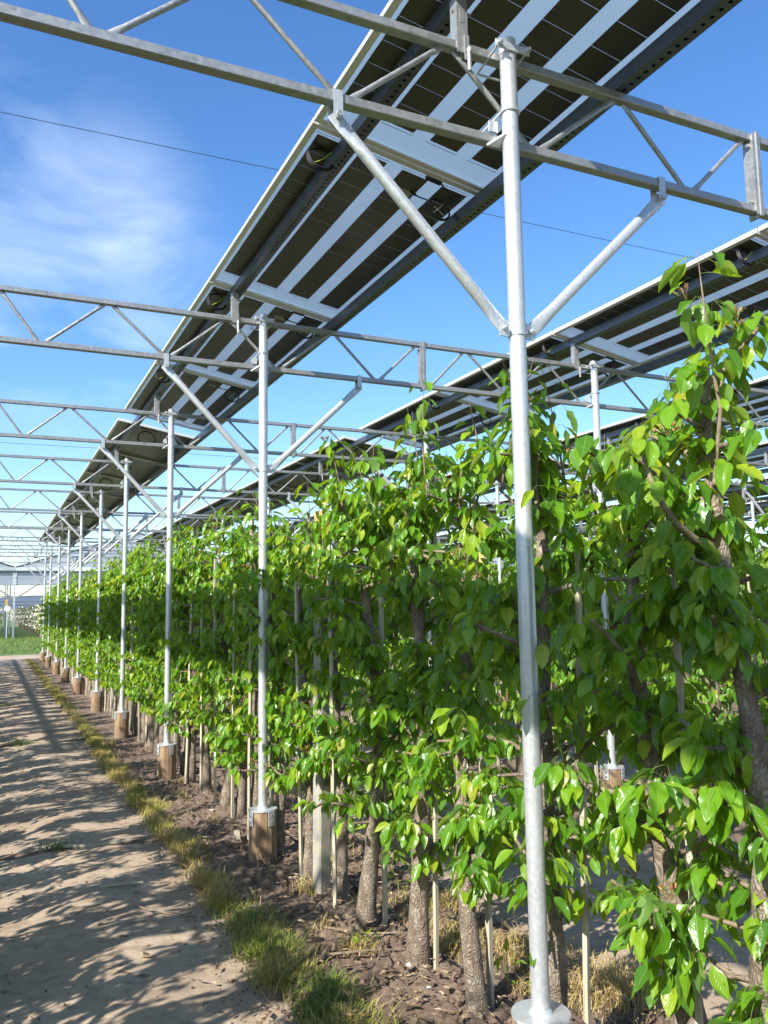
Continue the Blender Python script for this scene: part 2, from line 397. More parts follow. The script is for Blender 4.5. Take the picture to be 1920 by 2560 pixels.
sheet('lawn', np.linspace(-30, 60, 46), np.linspace(37.2, 200, 60), -.012, M_turf)
yf = np.concatenate([np.arange(1.5, 6.5, .018), np.arange(6.5, 12, .05), np.arange(12, 34, .2)])
def sedge(x0, x1):
    def f(X, Y):
        e = np.clip((X-x0)/.12, 0, 1)*np.clip((x1-X)/.12, 0, 1); return (e-1)*.05
    return f
def lumps(X, Y, seed=5, n=1700):
    Z = np.zeros_like(X); r = np.random.default_rng(seed)
    for _ in range(n):
        cx, cy = r.uniform(-.4, .9), r.uniform(2.4, 9); s = r.uniform(.010, .05); h = s*r.uniform(.35, .9)
        iy = np.searchsorted(Y[0], [cy-2.5*s, cy+2.5*s]); ix = np.searchsorted(X[:, 0], [cx-2.5*s, cx+2.5*s])
        sl_ = np.s_[ix[0]:ix[1], iy[0]:iy[1]]
        d2 = ((X[sl_]-cx)**2+(Y[sl_]-cy)**2)/s**2; Z[sl_] = np.maximum(Z[sl_], h*np.clip(1-d2, 0, 1)**.7)*1.0
    return Z
sheet('soil_bed', np.arange(-.5, .98, .016), yf, .012, M_soil, .007, 5, edge=lambda X, Y: sedge(-.5, .95)(X, Y)+lumps(X, Y))
for i in range(-1, 6):
    if i == 0: continue
    x = i*ROW; yy = np.concatenate([np.arange(-2, 12, .15), np.arange(12, 34, .5)])
    sheet('soil_bed', np.arange(x-.5, x+1.0, .05), yy, .012, M_soil, .01, 5+i, edge=sedge(x-.5, x+.95))
for i in range(0, 5):
    x = i*ROW; sheet('path', np.arange(x+.85, x+2.65, .08), np.concatenate([np.arange(-2, 12, .15), np.arange(12, 34, .5)]), .006, M_path, .003, 30+i)
for q, (jy, jw) in enumerate(((6.62, .05), (12.1, .06), (17.7, .07), (23.5, .08))):
    sheet('path_joint', np.linspace(-2.6, -.45, 60), np.linspace(jy-jw, jy+jw, 9), .002, M_soil, .003, 60+q, edge=lambda X, Y, jy=jy, jw=jw: .012*np.cos(np.clip((Y-jy+.02*np.sin(X*5))/jw, -1, 1)*pi/2)*(1+.5*np.sin(X*9))-.008)
# hills
hv, hf = [], []
hx = np.linspace(-5000, 7000, 160); r2 = np.random.default_rng(3)
hz = 42 + 16*np.sin(hx/640+1)+9*np.sin(hx/210)+3*np.sin(hx/61)
V = np.concatenate([np.stack([hx, np.full_like(hx, 2900.), np.full_like(hx, -5)], 1), np.stack([hx, np.full_like(hx, 3300.), hz], 1), np.stack([hx, np.full_like(hx, 4300.), np.full_like(hx, -5)], 1)])
n = len(hx); a = np.arange(n-1); F = np.concatenate([np.stack([a, a+1, a+n+1, a+n], 1), np.stack([a+n, a+n+1, a+2*n+1, a+2*n], 1)])
mkobj('hills', np_mesh('hills', V, F, M_hill), kind='structure')

# ------------------------------------------------------------------ support poles
def pole_proto():
    t = thing('support_pole', 'x', 'pole')
    b = MB(); b.tube([(0, 0, ZCAP), (0, 0, HT)], .031, 28, cap=False)
    b.tube([(0, 0, HT-.004), (0, 0, HT)], [.0312, .029], 28)
    b.obj('pole_tube', M_pole, t, True)
    f = MB(); nseg = 16
    f.tube([(0, 0, -.12), (0, 0, .1), (0, 0, .25), (0, 0, ZCAP-.012)], [.097, .095, .094, .093], nseg, jitter=lambda i, k: 1+.012*sin(k*5.1+i))
    f.obj('concrete_footing', M_foot, t, True, 20)
    p = MB(); p.tube([(0, 0, ZCAP-.010), (0, 0, ZCAP)], .098, 36)
    for a in (0.35, 1.92, 3.49, 5.06):
        M = Matrix.Rotation(a, 4, 'Z'); p.box(.0945, .0995, -.024, .024, ZCAP-.10, ZCAP-.004, M)
    p.obj('base_plate', M_pole, t)
    q = MB()
    for a in (0.35, 1.92, 3.49, 5.06):
        M = Matrix.Rotation(a, 4, 'Z')
        for z in (.035, .072): q.box(.099, .107, -.008, .008, ZCAP-z-.008, ZCAP-z+.008, M)
    q.obj('plate_bolts', M_steel, t, kind='stuff')
    w = MB(); w.tube([(0, 0, ZCAP), (0, 0, ZCAP+.02)], [.040, .032], 24, cap=False); w.obj('weld_collar', M_pole, t, True)
    # top band with two bolts and the wire bow round the chord
    b = MB(); b.tube([(0, 0, 3.765), (0, 0, 3.795)], .0335, 24); b.box(-.075, .075, -.036, -.030, 3.765, 3.795)
    for x in (-.062, .062):
        b.tube([(x, -.06, 3.78), (x, .12, 3.752)], .0045, 8); b.tube([(x, -.050, 3.78), (x, -.036, 3.78)], .011, 6)
    b.tube([(-.062, .12, 3.752), (.062, .12, 3.752)], .0045, 8)
    b.obj('top_clamp', M_pole, t, True)
    b = MB(); z0 = 3.535
    pts = [(-.068, .085, z0-.045), (-.034, 0, z0)]
    for k in range(9):
        a = pi+pi*k/8; pts.append((.0345*cos(a), .0345*sin(a), z0+.0))
    pts += [(.036, .01, z0), (.05, .085, z0-.045)]
    b.tube(pts, .0045, 8); b.ring((0, 0, z0+.008), .034, .0035)
    b.obj('u_bolt', M_pole, t, True)
    b = MB(); b.box(-.075, -.040, .024, .034, 3.462, 3.505); b.add([(-.085, .03, 3.405), (-.03, .03, 3.405), (-.03, -.02, 3.44), (-.085, .03, 3.41), (-.03, .03, 3.41), (-.03, -.02, 3.445)], [(0, 1, 2), (3, 5, 4), (0, 2, 5, 3), (1, 4, 5, 2), (0, 3, 4, 1)])
    b.obj('gusset_plate', M_pole, t); b = MB()
    b.add([(.03, .018, 3.45), (.03, .018, 3.53), (.075, .03, 3.45), (.03, .024, 3.45), (.03, .024, 3.53), (.075, .036, 3.45)], [(0, 1, 2), (3, 5, 4), (0, 3, 4, 1), (1, 4, 5, 2), (0, 2, 5, 3)])
    b.obj('gusset_plate', M_pole, t)
    b = MB(); b.tube([(0, 0, 2.672), (0, 0, 2.722)], .0328, 24); b.ring((0, 0, 2.672), .0325, .003)
    for sx in (-1, 1): b.box(sx*.031 if sx > 0 else -.075, .075 if sx > 0 else -.031, -.0035, .0035, 2.665, 2.725)
    for sx in (-1, 1): b.tube([(sx*.058, -.025, 2.695), (sx*.058, .025, 2.695)], .006, 8); b.tube([(sx*.058, -.016, 2.695), (sx*.058, -.006, 2.695)], .012, 6)
    b.obj('collar_band', M_pole, t, True)
    for sx, ex in ((-1, .6827), (1, .7714)):
        A = Vector((sx*.058, 0, 2.695)); B = Vector((sx*ex, .050, 3.372)); d = (B-A).normalized()
        ts = [0, .035, .09, .15]; Ln = (B-A).length
        pts = [A-d*.02, A+d*.04, A+d*.09, A+d*.15, B-d*.15, B-d*.09, B-d*.04, B+d*.02]
        rr = [(.004, .026), (.004, .027), (.012, .025), (.0215, .0215), (.0215, .0215), (.012, .025), (.004, .027), (.004, .026)]
        b = MB(); b.tube(pts, rr, 14, ref=(0, 1, 0)); o = b.obj('stay_brace', M_pole, t, True)
        c = MB(); x = sx*ex; c.box(x-.017, x+.017, .031, .079, 3.462, 3.466); c.box(x-.017, x+.017, .028, .031, 3.366, 3.466); c.box(x-.017, x+.017, .079, .082, 3.366, 3.466)
        c.tube([(x, .012, 3.375), (x, .10, 3.375)], .006, 8); c.tube([(x, .012, 3.375), (x, .020, 3.375)], .012, 6)
        c.obj('brace_clamp', M_pole, t)
    return t
PP = pole_proto()
for i in range(0, 7):
    for k, y in enumerate(PY):
        if i >= 1 and k == 0: continue
        x = (i-1)*ROW + (POFF[k] if i == 1 else 0)
        if i == 1: lab = ('tall galvanised support pole nearest the camera' if k == 1 else '%s galvanised pole of the near row, on its rust brown footing' % ORD[k-1])
        else: lab = '%s galvanised pole of the %s row counted from the camera' % (ORD[k], {0: 'path side', 2: 'second', 3: 'third', 4: 'fourth', 5: 'fifth', 6: 'sixth'}.get(i))
        if i == 1 and k == 1:
            PP.location = (x, y, 0); PP['label'] = lab; PP['group'] = 'poles of the near row'
        else:
            copy_tree(PP, (x, y, 0), (0, 0, 0), lab, 'poles of the near row' if i == 1 else 'poles of the %s row' % ROWN[i])

# ------------------------------------------------------------------ lattice trusses
nodes_l = [('b', -1.44), ('t', -1.03), ('b', -.635), ('t', -.215), ('b', .165), ('t', .595), ('b', .965), ('t', 1.33)]
nodes_r = [('b', 1.42), ('t', 1.77), ('b', 2.17), ('t', 2.56), ('b', 2.95), ('t', 3.33), ('b', 3.72), ('t', 4.12)]
def truss():
    t = thing('roof_truss', 'x', 'truss')
    x0, x1 = -7.5, 16.6; hy = .021; hz = .0175
    for nm, z in (('top_chord', ZT), ('bottom_chord', ZB)):
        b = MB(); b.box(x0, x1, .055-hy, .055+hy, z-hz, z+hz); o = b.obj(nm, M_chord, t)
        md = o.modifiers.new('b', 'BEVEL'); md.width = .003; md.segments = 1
    seq = []
    for s in (2, 1): seq += [(a, x-ROW*s) for a, x in nodes_l]
    seq += nodes_l
    for s in range(0, 5): seq += [(a, x+ROW*s) for a, x in nodes_r]
    cache_m = {}
    for (a, xa), (c, xc) in zip(seq, seq[1:]):
        if a == c or abs(xc-xa) < .2: continue
        if xa < x0 or xc > x1: continue
        za = ZB+hz if a == 'b' else ZT-hz; zc = ZB+hz if c == 'b' else ZT-hz
        A = Vector((0, 0, 0)); d = Vector((xc-xa-.055, 0, zc-za)); key = (a, round(xc-xa, 2))
        if key not in cache_m:
            e = d.normalized(); b = MB()
            pts = [A, A+e*.03, A+e*.06, d-e*.06, d-e*.03, d]
            rr = [(.005, .014), (.006, .014), (.0105, .0105), (.0105, .0105), (.006, .014), (.005, .014)]
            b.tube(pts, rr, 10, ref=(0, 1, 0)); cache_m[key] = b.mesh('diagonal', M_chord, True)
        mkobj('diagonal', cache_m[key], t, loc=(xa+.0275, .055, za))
    pl = MB(); pl.box(-.032, -.003, .026, .029, ZB-.03, ZT+.022); pl.box(-.032, -.028, .0295, .08, ZB-.01, ZT+.01)
    pl.box(.003, .012, .024, .085, ZB-.03, ZT+.022); pl.box(-.012, .001, .022, .087, ZB-.035, ZT+.026)
    for z in (ZT-.04, ZB+.035): pl.tube([(-.05, .05, z), (.03, .05, z)], .007, 8); pl.tube([(-.045, .05, z), (-.034, .05, z)], .013, 6)
    me = pl.mesh('splice_plate', M_chord)
    for s in range(-2, 5): mkobj('splice_plate', me, t, loc=(1.3726+ROW*s-(.42 if s < 0 else 0), 0, 0))
    return t
TT = truss()
for k, y in enumerate(PY):
    lab = 'lattice truss of box tube at the %s pole of the near row' % (ORD[k-1] if k > 0 else 'hidden') if k != 1 else 'closest lattice truss, crossing behind the top of the nearest pole'
    if k == 0: lab = 'lattice truss over the camera, before the nearest pole'
    if k == 0: TT.location = (0, y, 0); TT['label'] = lab; TT['group'] = 'lattice trusses across the rows'
    else: copy_tree(TT, (0, y, 0), (0, 0, 0), lab, 'lattice trusses across the rows')

# ------------------------------------------------------------------ purlins, perforated
def purlin_mesh(L_):
    n = int(L_/.042); V, F = [], []
    b = MB()
    b.box(0, .003, 0, L_, .0, .065); b.box(.003, .068, 0, L_, .062, .065)
    fx = [.0031, .028, .043, .065]
    for j in range(n):
        y = j*.042
        b.add([(fx[0], y, 0), (fx[1], y, 0), (fx[1], y+.042, 0), (fx[0], y+.042, 0)], [(0, 1, 2, 3)])
        b.add([(fx[2], y, 0), (fx[3], y, 0), (fx[3], y+.042, 0), (fx[2], y+.042, 0)], [(0, 1, 2, 3)])
        b.add([(fx[1], y, 0), (fx[2], y, 0), (fx[2], y+.028, 0), (fx[1], y+.028, 0)], [(0, 1, 2, 3)])
    b.box(.0651, .0675, 0, L_, .0, .062)  # outer web added to close the section and keep the holes dark
    return b.mesh('purlin', M_purlin)
PL = purlin_mesh(32.6); PLS = purlin_mesh(22.5)
def bracket_mesh():
    b = MB(); b.box(-.024, .022, .030, .034, ZT-.03, 3.977); b.box(-.024, -.020, .0345, .078, ZT+.019, 3.977); b.box(-.012, .008, .0285, .0298, 3.87, 3.93)
    b.box(.004, .024, .024, .0280, ZT-.06, ZT+.04); b.tube([(.015, .012, ZT-.11), (.015, .012, ZT-.02)], .0075, 10); b.ring((.015, .014, ZT-.03), .014, .004, 'x', 12, 5)
    b.tube([(-.03, .055, 3.93), (.05, .055, 3.93)], .007, 8)
    return b.mesh('purlin_bracket', M_chord)
BM = bracket_mesh()
for i in range(-1, 7):
    x = (i-1)*ROW; wh = {-1: 'beyond the row left of the path', 0: 'left of the path'}.get(i, 'over the %s row' % ROWN[i])
    if i >= 0: t = thing('purlin', 'raised perforated steel purlin under the upper edge of the panels %s' % wh if i > -1 else 'raised bare purlin %s' % wh, 'purlin', (x-.168, -3, 3.978), group='raised purlins')
    if i >= 0: mkobj('perforated_rail', PL, t)
    if i >= 0:
        for k, y in enumerate(PY): mkobj('purlin_bracket', BM, t, loc=(.008, y+3, -3.978))
    t = tag(mkobj('purlin', PL if i >= 0 else PLS, None, loc=(x+.568, -3 if i >= 0 else 8.7, ZT+.020)), ('low perforated steel purlin along the lower edge of the panels %s' % wh) if i > -1 else 'unseen low bare purlin %s' % wh, 'purlin', 'low purlins')  # unseen outer row: purlin alone, shortened to place its shadow line on the path

# ------------------------------------------------------------------ solar panels
TILT = math.atan2(.175, .98); WP = .995
def frame_mb(Ln):
    b = MB()
    b.box(0, .002, 0, Ln, 0, .035); b.box(WP-.002, WP, 0, Ln, 0, .035)
    b.box(.002, WP-.002, 0, .002, 0, .035); b.box(.002, WP-.002, Ln-.002, Ln, 0, .035)
    b.box(.002, .032, .002, Ln-.002, 0, .002); b.box(WP-.032, WP-.002, .002, Ln-.002, 0, .002)
    b.box(.032, WP-.032, .002, .032, 0, .002); b.box(.032, WP-.032, Ln-.032, Ln-.002, 0, .002)
    return b
def disc(b, c, r, n=10):
    vs = [(c[0]+r*cos(2*pi*k/n), c[1]+r*sin(2*pi*k/n), c[2]) for k in range(n)]; b.add(vs, [tuple(range(n))])
colx = [.062, .300, .548, .790]
def coil(cx, cy, R, seed=0, m=3):
    r = random.Random(seed); b = MB()
    for q in range(m):
        pts = []
        for k in range(25):
            a = 2*pi*k/24; pts.append((cx+(R+q*.004)*cos(a)*(1+.03*sin(3*a+q)), cy+.35*(R+q*.003)*sin(a)+.007*q, .012-R*.9+(R+q*.004)*sin(a)*.94))
        b.tube(pts, .0048, 6, cap=False)
    return b
def panel_proto(sep=True):
    Ln = 2.165; t = thing('solar_panel', 'x', 'solar panel')
    frame_mb(Ln).obj('frame', M_alu, t)
    h = MB()
    for y in (.25, .42, .9, 1.3, 1.75, 1.92): disc(h, (.017, y, -.0006), .006)
    h.obj('frame_holes', M_white, t, kind='stuff')
    b = MB(); b.box(.003, WP-.003, .003, Ln-.003, .0295, .0325); b.obj('backsheet', M_frost, t)
    cm = MB(); cm.box(0, .156, 0, .1535, 0, .0015); cme = cm.mesh('solar_cell', M_cell)
    allc = MB()
    for c in colx:
        for r in range(12):
            y = .11+r*.1565
            if sep: mkobj('solar_cell', cme, t, loc=(c, y, .0272))
            else: allc.box(c, c+.156, y, y+.1535, .0272, .0287)
    if not sep: allc.obj('solar_cells', M_cell, t, kind='stuff')
    b = MB()
    for c in colx:
        b.box(c-.012, c+.168, .088, .091, .0265, .0272); b.box(c-.012, c+.168, 2.005, 2.008, .0265, .0272)
    b.obj('busbar', M_cell, t)
    b = MB(); b.box(.675, .765, .055, .085, .008, .0285); b.obj('junction_box', M_black, t)
    b = coil(.83, .20, .070, 1, 2); b.tube([(.76, .07, .012), (.82, .10, .01), (.885, .16, .008)], .0042, 6); b.tube([(.79, .245, .008), (.72, .25, .008), (.67, .235, .01)], .0042, 6)
    b.tube([(.70, .245, .008), (.665, .233, .01)], .008, 8); o = b.obj('cable_coil', M_black, t, True)
    b = MB(); b.tube([(.79, .17, -.10), (.87, .22, .01)], .0015, 4); b.tube([(.86, .19, -.08), (.80, .20, -.04)], .0015, 4); b.obj('cable_tie', M_tiew, o)
    b = coil(.12, .18, .066, 2, 3); o = b.obj('cable_coil', M_black, t, True)
    b = MB(); b.tube([(.08, .16, -.10), (.13, .18, -.05), (.17, .18, .01)], .0022, 5); b.obj('cable_tie', M_tie, o)
    b = MB(); b.box(.60, .69, .26, .33, .0262, .0270); b.box(.64, .66, .285, .30, .0255, .0262); b.obj('rating_sticker', M_sticker, t)
    return t
def panel2_proto():
    Ln = 2.085; t = thing('solar_panel', 'x', 'solar panel')
    frame_mb(Ln).obj('frame', M_alu, t)
    b = MB(); b.box(.003, WP-.003, .003, Ln-.003, .0295, .0325); b.obj('glass_back', M_brown, t)
    b = MB()
    for r in range(1, 24): y = .03+r*(Ln-.06)/24; b.box(.035, WP-.035, y-.0012, y+.0012, .0280, .0290)
    b.obj('cell_gaps', M_line, t, kind='stuff')
    b = MB()
    for c in range(1, 6): x = .035+c*(WP-.07)/6; b.box(x-.0018, x+.0018, .035, Ln-.035, .0272, .0279)
    b.obj('column_gaps', M_line, t)
    b = coil(.42, .28, .105, 4, 3); b.tube([(.33, .10, .01), (.335, .25, .01)], .005, 6); b.tube([(.50, .10, .01), (.505, .24, .01)], .005, 6); b.tube([(.33, .12, .01), (.42, .08, .01), (.50, .12, .01)], .005, 6)
    b.obj('cable_coil', M_black, t, True)
    return t
PA = panel_proto(True); PB = panel_proto(False); PC = panel2_proto()
cache(PA); cache(PB); cache(PC)
used = set()
def put(proto, x, y, lab, grp):
    loc = (x-.331, y, 4.073); rot = (0, TILT, 0)
    if proto not in used:
        used.add(proto); proto.location = loc; proto.rotation_euler = rot; proto['label'] = lab; proto['group'] = grp; return
    copy_tree(proto, loc, rot, lab, grp)
for i in range(0, 7):
    x = (i-1)*ROW; rn = {0: 'left'}.get(i, ROWN[i])
    st = [-2.94+2.18*n for n in range(6)]
    for n, y in enumerate(st):
        if i > 2 and y < 1: continue
        if i == 1 and n >= 2:
            lab = ['', '', 'framed solar panel above the nearest truss, cut by the top edge', 'striped solar panel next beyond the nearest truss, cable coils showing', 'striped solar panel over the second pole of the near row', 'striped solar panel last before the gap in the near row'][n]
        elif i == 1: lab = 'striped solar panel above and behind the camera'
        elif i == 2: lab = 'striped solar panel %s of the second row, seen over the trees' % ORD[n]
        elif i == 0: lab = '%s striped solar panel of the path side row' % ORD[n]
        else: lab = '%s striped solar panel of the %s row, glimpsed behind the trees' % (ORD[n], ROWN[i])
        put(PA if (i == 1 and n >= 1) or (i == 2 and 2 <= n <= 4) else PB, x, y, lab, 'see-through striped solar panels')
    for n in range(9):
        y = 10.58+2.1*n
        lab = '%s dark brown solar panel after the gap in the near row' % ORD[n] if i == 1 else ('%s dark brown solar panel after the gap in the %s row' % (ORD[n], {0: 'path side', 2: 'second', 3: 'third', 4: 'fourth', 5: 'fifth', 6: 'sixth'}[i]))
        put(PC, x, y, lab, 'dark solar panels beyond the gap')

# ------------------------------------------------------------------ overhead wires
def wire(p, q, r, label, nm='overhead_wire'):
    b = MB(); pts = []
    for k in range(13):
        t = k/12; v = Vector(p).lerp(Vector(q), t); v.z -= .05*sin(pi*((t*6) % 1))*.15; pts.append(v)
    b.tube(pts, r, 6); return tag(b.obj(nm, M_purlin, None, True), label, 'wire')
wire((-7.4, 4.40, 4.20), (16, 4.10, 4.20), .0022, 'thin wire stretched over the striped panels across the blue sky')
wire((-7.4, 13.3, 4.20), (16, 13.0, 4.20), .003, 'thin wire stretched across the rows behind the third truss')

# ------------------------------------------------------------------ pear leaves
def leaf_grid(nu, nv, seed):
    r = np.random.default_rng(seed)
    v = np.linspace(0, 1, nv+1); u = np.linspace(-1, 1, nu+1)
    Wd = np.sin(pi*np.clip(v, 0, 1)**.84)**.78*(1-.10*v)*.285; Wd[0] = .012; Wd[-1] = .004
    U, Vv = np.meshgrid(u, v, indexing='ij'); w = Wd[None, :]
    fold = r.choice((r.uniform(.2, .8), r.uniform(.8, 1.5))); curl = r.uniform(.0, 1.0); wav = r.uniform(.02, .08); ph = r.uniform(0, 6.28); side = r.uniform(-.12, .12)
    X = U*w*cos(fold*.6); Y = Vv.copy(); Z = np.abs(U)**1.3*w*sin(fold)*.75 - curl*.35*Vv**2 + wav*np.abs(U)*np.sin(Vv*11+ph+U*1.5)*(w/.3)
    X = X+side*Vv**2
    P = np.stack([X, Y, Z], -1).reshape(-1, 3)
    i, j = np.meshgrid(np.arange(nu), np.arange(nv), indexing='ij'); a = (i*(nv+1)+j).ravel()
    F = np.stack([a, a+nv+1, a+nv+2, a+1], -1)
    uv = np.stack([(U+1)/2, Vv], -1).reshape(-1, 2)
    return P, F, uv
def petiole(P, F, uv):
    """adds a thin curved stalk behind the blade base (blade starts at y=0, stalk goes to -0.38)"""
    k = 5; t = np.linspace(0, 1, k); y = -.38*t; z = -.10*t**2; w = .011
    A = []
    for m in range(3):
        an = 2*pi*m/3; A.append(np.stack([w*np.cos(an)+0*t, y, z+w*np.sin(an)], 1))
    Q = np.concatenate(A); b = len(P); fs = []
    for m in range(3):
        for j in range(k-1): fs.append((b+m*k+j, b+m*k+j+1, b+((m+1) % 3)*k+j+1, b+((m+1) % 3)*k+j))
    return np.concatenate([P, Q]), np.concatenate([F, np.array(fs)]), np.concatenate([uv, np.tile([[.5, .5]], (len(Q), 1))])
LH = [petiole(*leaf_grid(6, 10, s)) for s in range(14)]      # hero leaves
LM = [petiole(*leaf_grid(4, 5, s)) for s in range(14)]       # leaves of the masses
LL = [leaf_grid(2, 3, s) for s in range(8)]                 # far ones
leaf_mesh = [np_mesh('leaf', P, F, M_leaf, uv) for P, F, uv in LH]

def leaf_frames(base, outd, n, r, hang=1.0):
    """matrices for n leaves of one spur"""
    res = []
    a0 = r.uniform(0, 2*pi)
    for k in range(n):
        a = a0+2*pi*k/n+r.uniform(-.4, .4)
        o = Vector((cos(a), sin(a), 0))*.75+outd*.8+Vector((r.gauss(0, .2), r.gauss(0, .2), r.uniform(-.1, .35)))
        o.normalize()
        d = o*r.uniform(.22, .85)+Vector((r.gauss(0, .18), r.gauss(0, .18), -r.uniform(.45, 1.1)*hang)); d.normalize()
        up = Vector((0, 0, 1))*.75+o*1.0+Vector((r.gauss(0, .3), r.gauss(0, .3), r.gauss(0, .2)))
        nz = (up-d*up.dot(d)).normalized(); xx = d.cross(nz).normalized()
        s = r.uniform(.055, .102)*(0.8 if r.random() < .2 else 1)
        st = base+o*r.uniform(.015, .035)+Vector((0, 0, .012))
        p = st+o*(.38*s*.8)
        M = Matrix(((xx.x, d.x, nz.x, p.x), (xx.y, d.y, nz.y, p.y), (xx.z, d.z, nz.z, p.z), (0, 0, 0, 1)))
        # columns: x across, y along blade, z normal
        res.append((M @ Matrix.Diagonal((s*r.uniform(.92, 1.15), s, s, 1)), r.random()**.9))
    return res

def leaves_mesh(frames, lib, r, mat, name='foliage'):
    Vs, Fs, Us, As = [], [], [], []; off = 0
    for M, lv in frames:
        P, F, uv = lib[r.randrange(len(lib))]
        m = np.array(M); Q = P @ m[:3, :3].T + m[:3, 3]
        Vs.append(Q); Fs.append(F+off); Us.append(uv); As.append(np.full(len(P), lv)); off += len(P)
    return np_mesh(name, np.concatenate(Vs), np.concatenate(Fs), mat, np.concatenate(Us), np.concatenate(As))

# ------------------------------------------------------------------ pear trees
def tree_skeleton(r, H=2.6, dens=1.0, low=.55):
    """trunk axis, branches (list of point/radius lists) and leaf frames; local origin at the trunk base"""
    ph = r.uniform(0, 6.28); amp = r.uniform(.012, .035); lean = r.uniform(-.015, .015)
    def axis(z): return Vector((amp*sin(z*3.1+ph)+lean*z*.5, amp*1.3*sin(z*2.3+ph*1.7)+lean*z, z))
    R0 = r.uniform(.037, .052); Ht = H*r.uniform(.80, .9)
    nz = 34; tp, tr = [], []
    for k in range(nz+1):
        z = -.08+(Ht+.08)*k/nz
        rr = R0*(1.34-.34*min(1, max(0, z)/.16)) if z < .16 else R0*(1-.70*(z/Ht)**1.3)
        rr *= 1+.13*sin(z*17+ph)*r.uniform(.3, 1)+(.22 if r.random() < .13 and z > .4 else 0)
        tp.append(axis(z)); tr.append(max(rr, .012))
    br = []; fr = []
    nb = int(17*dens)
    for b in range(nb):
        z = low+.02+(Ht-low-.02)*(b+r.uniform(0, .8))/nb
        sgn = r.choice((-1, 1)); a = (pi/2*sgn)+r.gauss(0, .75)     # mostly along the row
        if r.random() < .34: a = r.uniform(0, 2*pi)
        d = Vector((cos(a), sin(a), r.uniform(.0, .7))).normalized(); ln = r.uniform(.18, .42)*(1.0 if z < 2.0 else .75)
        p = axis(z); pts = [p]; rad = [.012]
        ns = 5
        for q in range(ns):
            d = (d+Vector((r.gauss(0, .22), r.gauss(0, .22), r.gauss(.06, .2)))).normalized(); p = p+d*(ln/ns)
            p.x = max(-.30, min(.40, p.x))
            pts.append(p.copy()); rad.append(.011*(1-.62*(q+1)/ns)+.0015)
        br.append((pts, rad))
        for q in range(1, ns+1):
            if r.random() < .86:
                o = Vector((pts[q].x*1.6-.02, 0, 0)); o = Vector((o.x+r.gauss(0, .35), r.gauss(0, .3), 0))
                fr += leaf_frames(pts[q]+Vector((r.gauss(0, .02), r.gauss(0, .02), r.gauss(0, .02))), o*.8, r.randint(8, 12), r)
    # spurs on the trunk itself
    for _ in range(int(22*dens)):
        z = r.uniform(low, Ht); a = r.uniform(0, 2*pi); o = Vector((cos(a), sin(a), 0))
        p = axis(z)+o*.05; q = p+o*r.uniform(.03, .14)+Vector((0, 0, r.uniform(-.02, .05)))
        br.append(([axis(z), p, q], [.010, .008, .005])); fr += leaf_frames(q, o*.6, r.randint(6, 9), r)
    # leading shoots
    for s in range(r.randint(2, 4)):
        p = axis(Ht*r.uniform(.86, 1.0)); p += Vector((r.gauss(0, .05), r.gauss(0, .14), 0)); d = Vector((r.gauss(0, .12), r.gauss(0, .2), 1)).normalized(); pts = [axis(Ht*.84), p]; rad = [.007, .006]; fr += leaf_frames((axis(Ht*.84)+p)/2, Vector((0, 0, 0)), 5, r, .75)+leaf_frames(p, Vector((0, 0, 0)), 5, r, .75)
        L_ = r.uniform(.22, .55)
        for q in range(6):
            d = (d+Vector((r.gauss(0, .07), r.gauss(0, .07), .05))).normalized(); p = p+d*L_/6; pts.append(p.copy()); rad.append(.0055-.0008*q)
            fr += leaf_frames(p, Vector((0, 0, 0)), r.randint(3, 5), r, .75)
        pts.append(p+d*.05); rad.append(.001); br.append((pts, rad))
    return tp, tr, br, fr
def trunk_mb(tp, tr, r, n=14):
    b = MB(); js = [[1+.10*r.gauss(0, 1)*.5 for _ in range(n)] for _ in tp]
    b.tube(tp, tr, n, jitter=lambda i, k: js[i][k]); return b

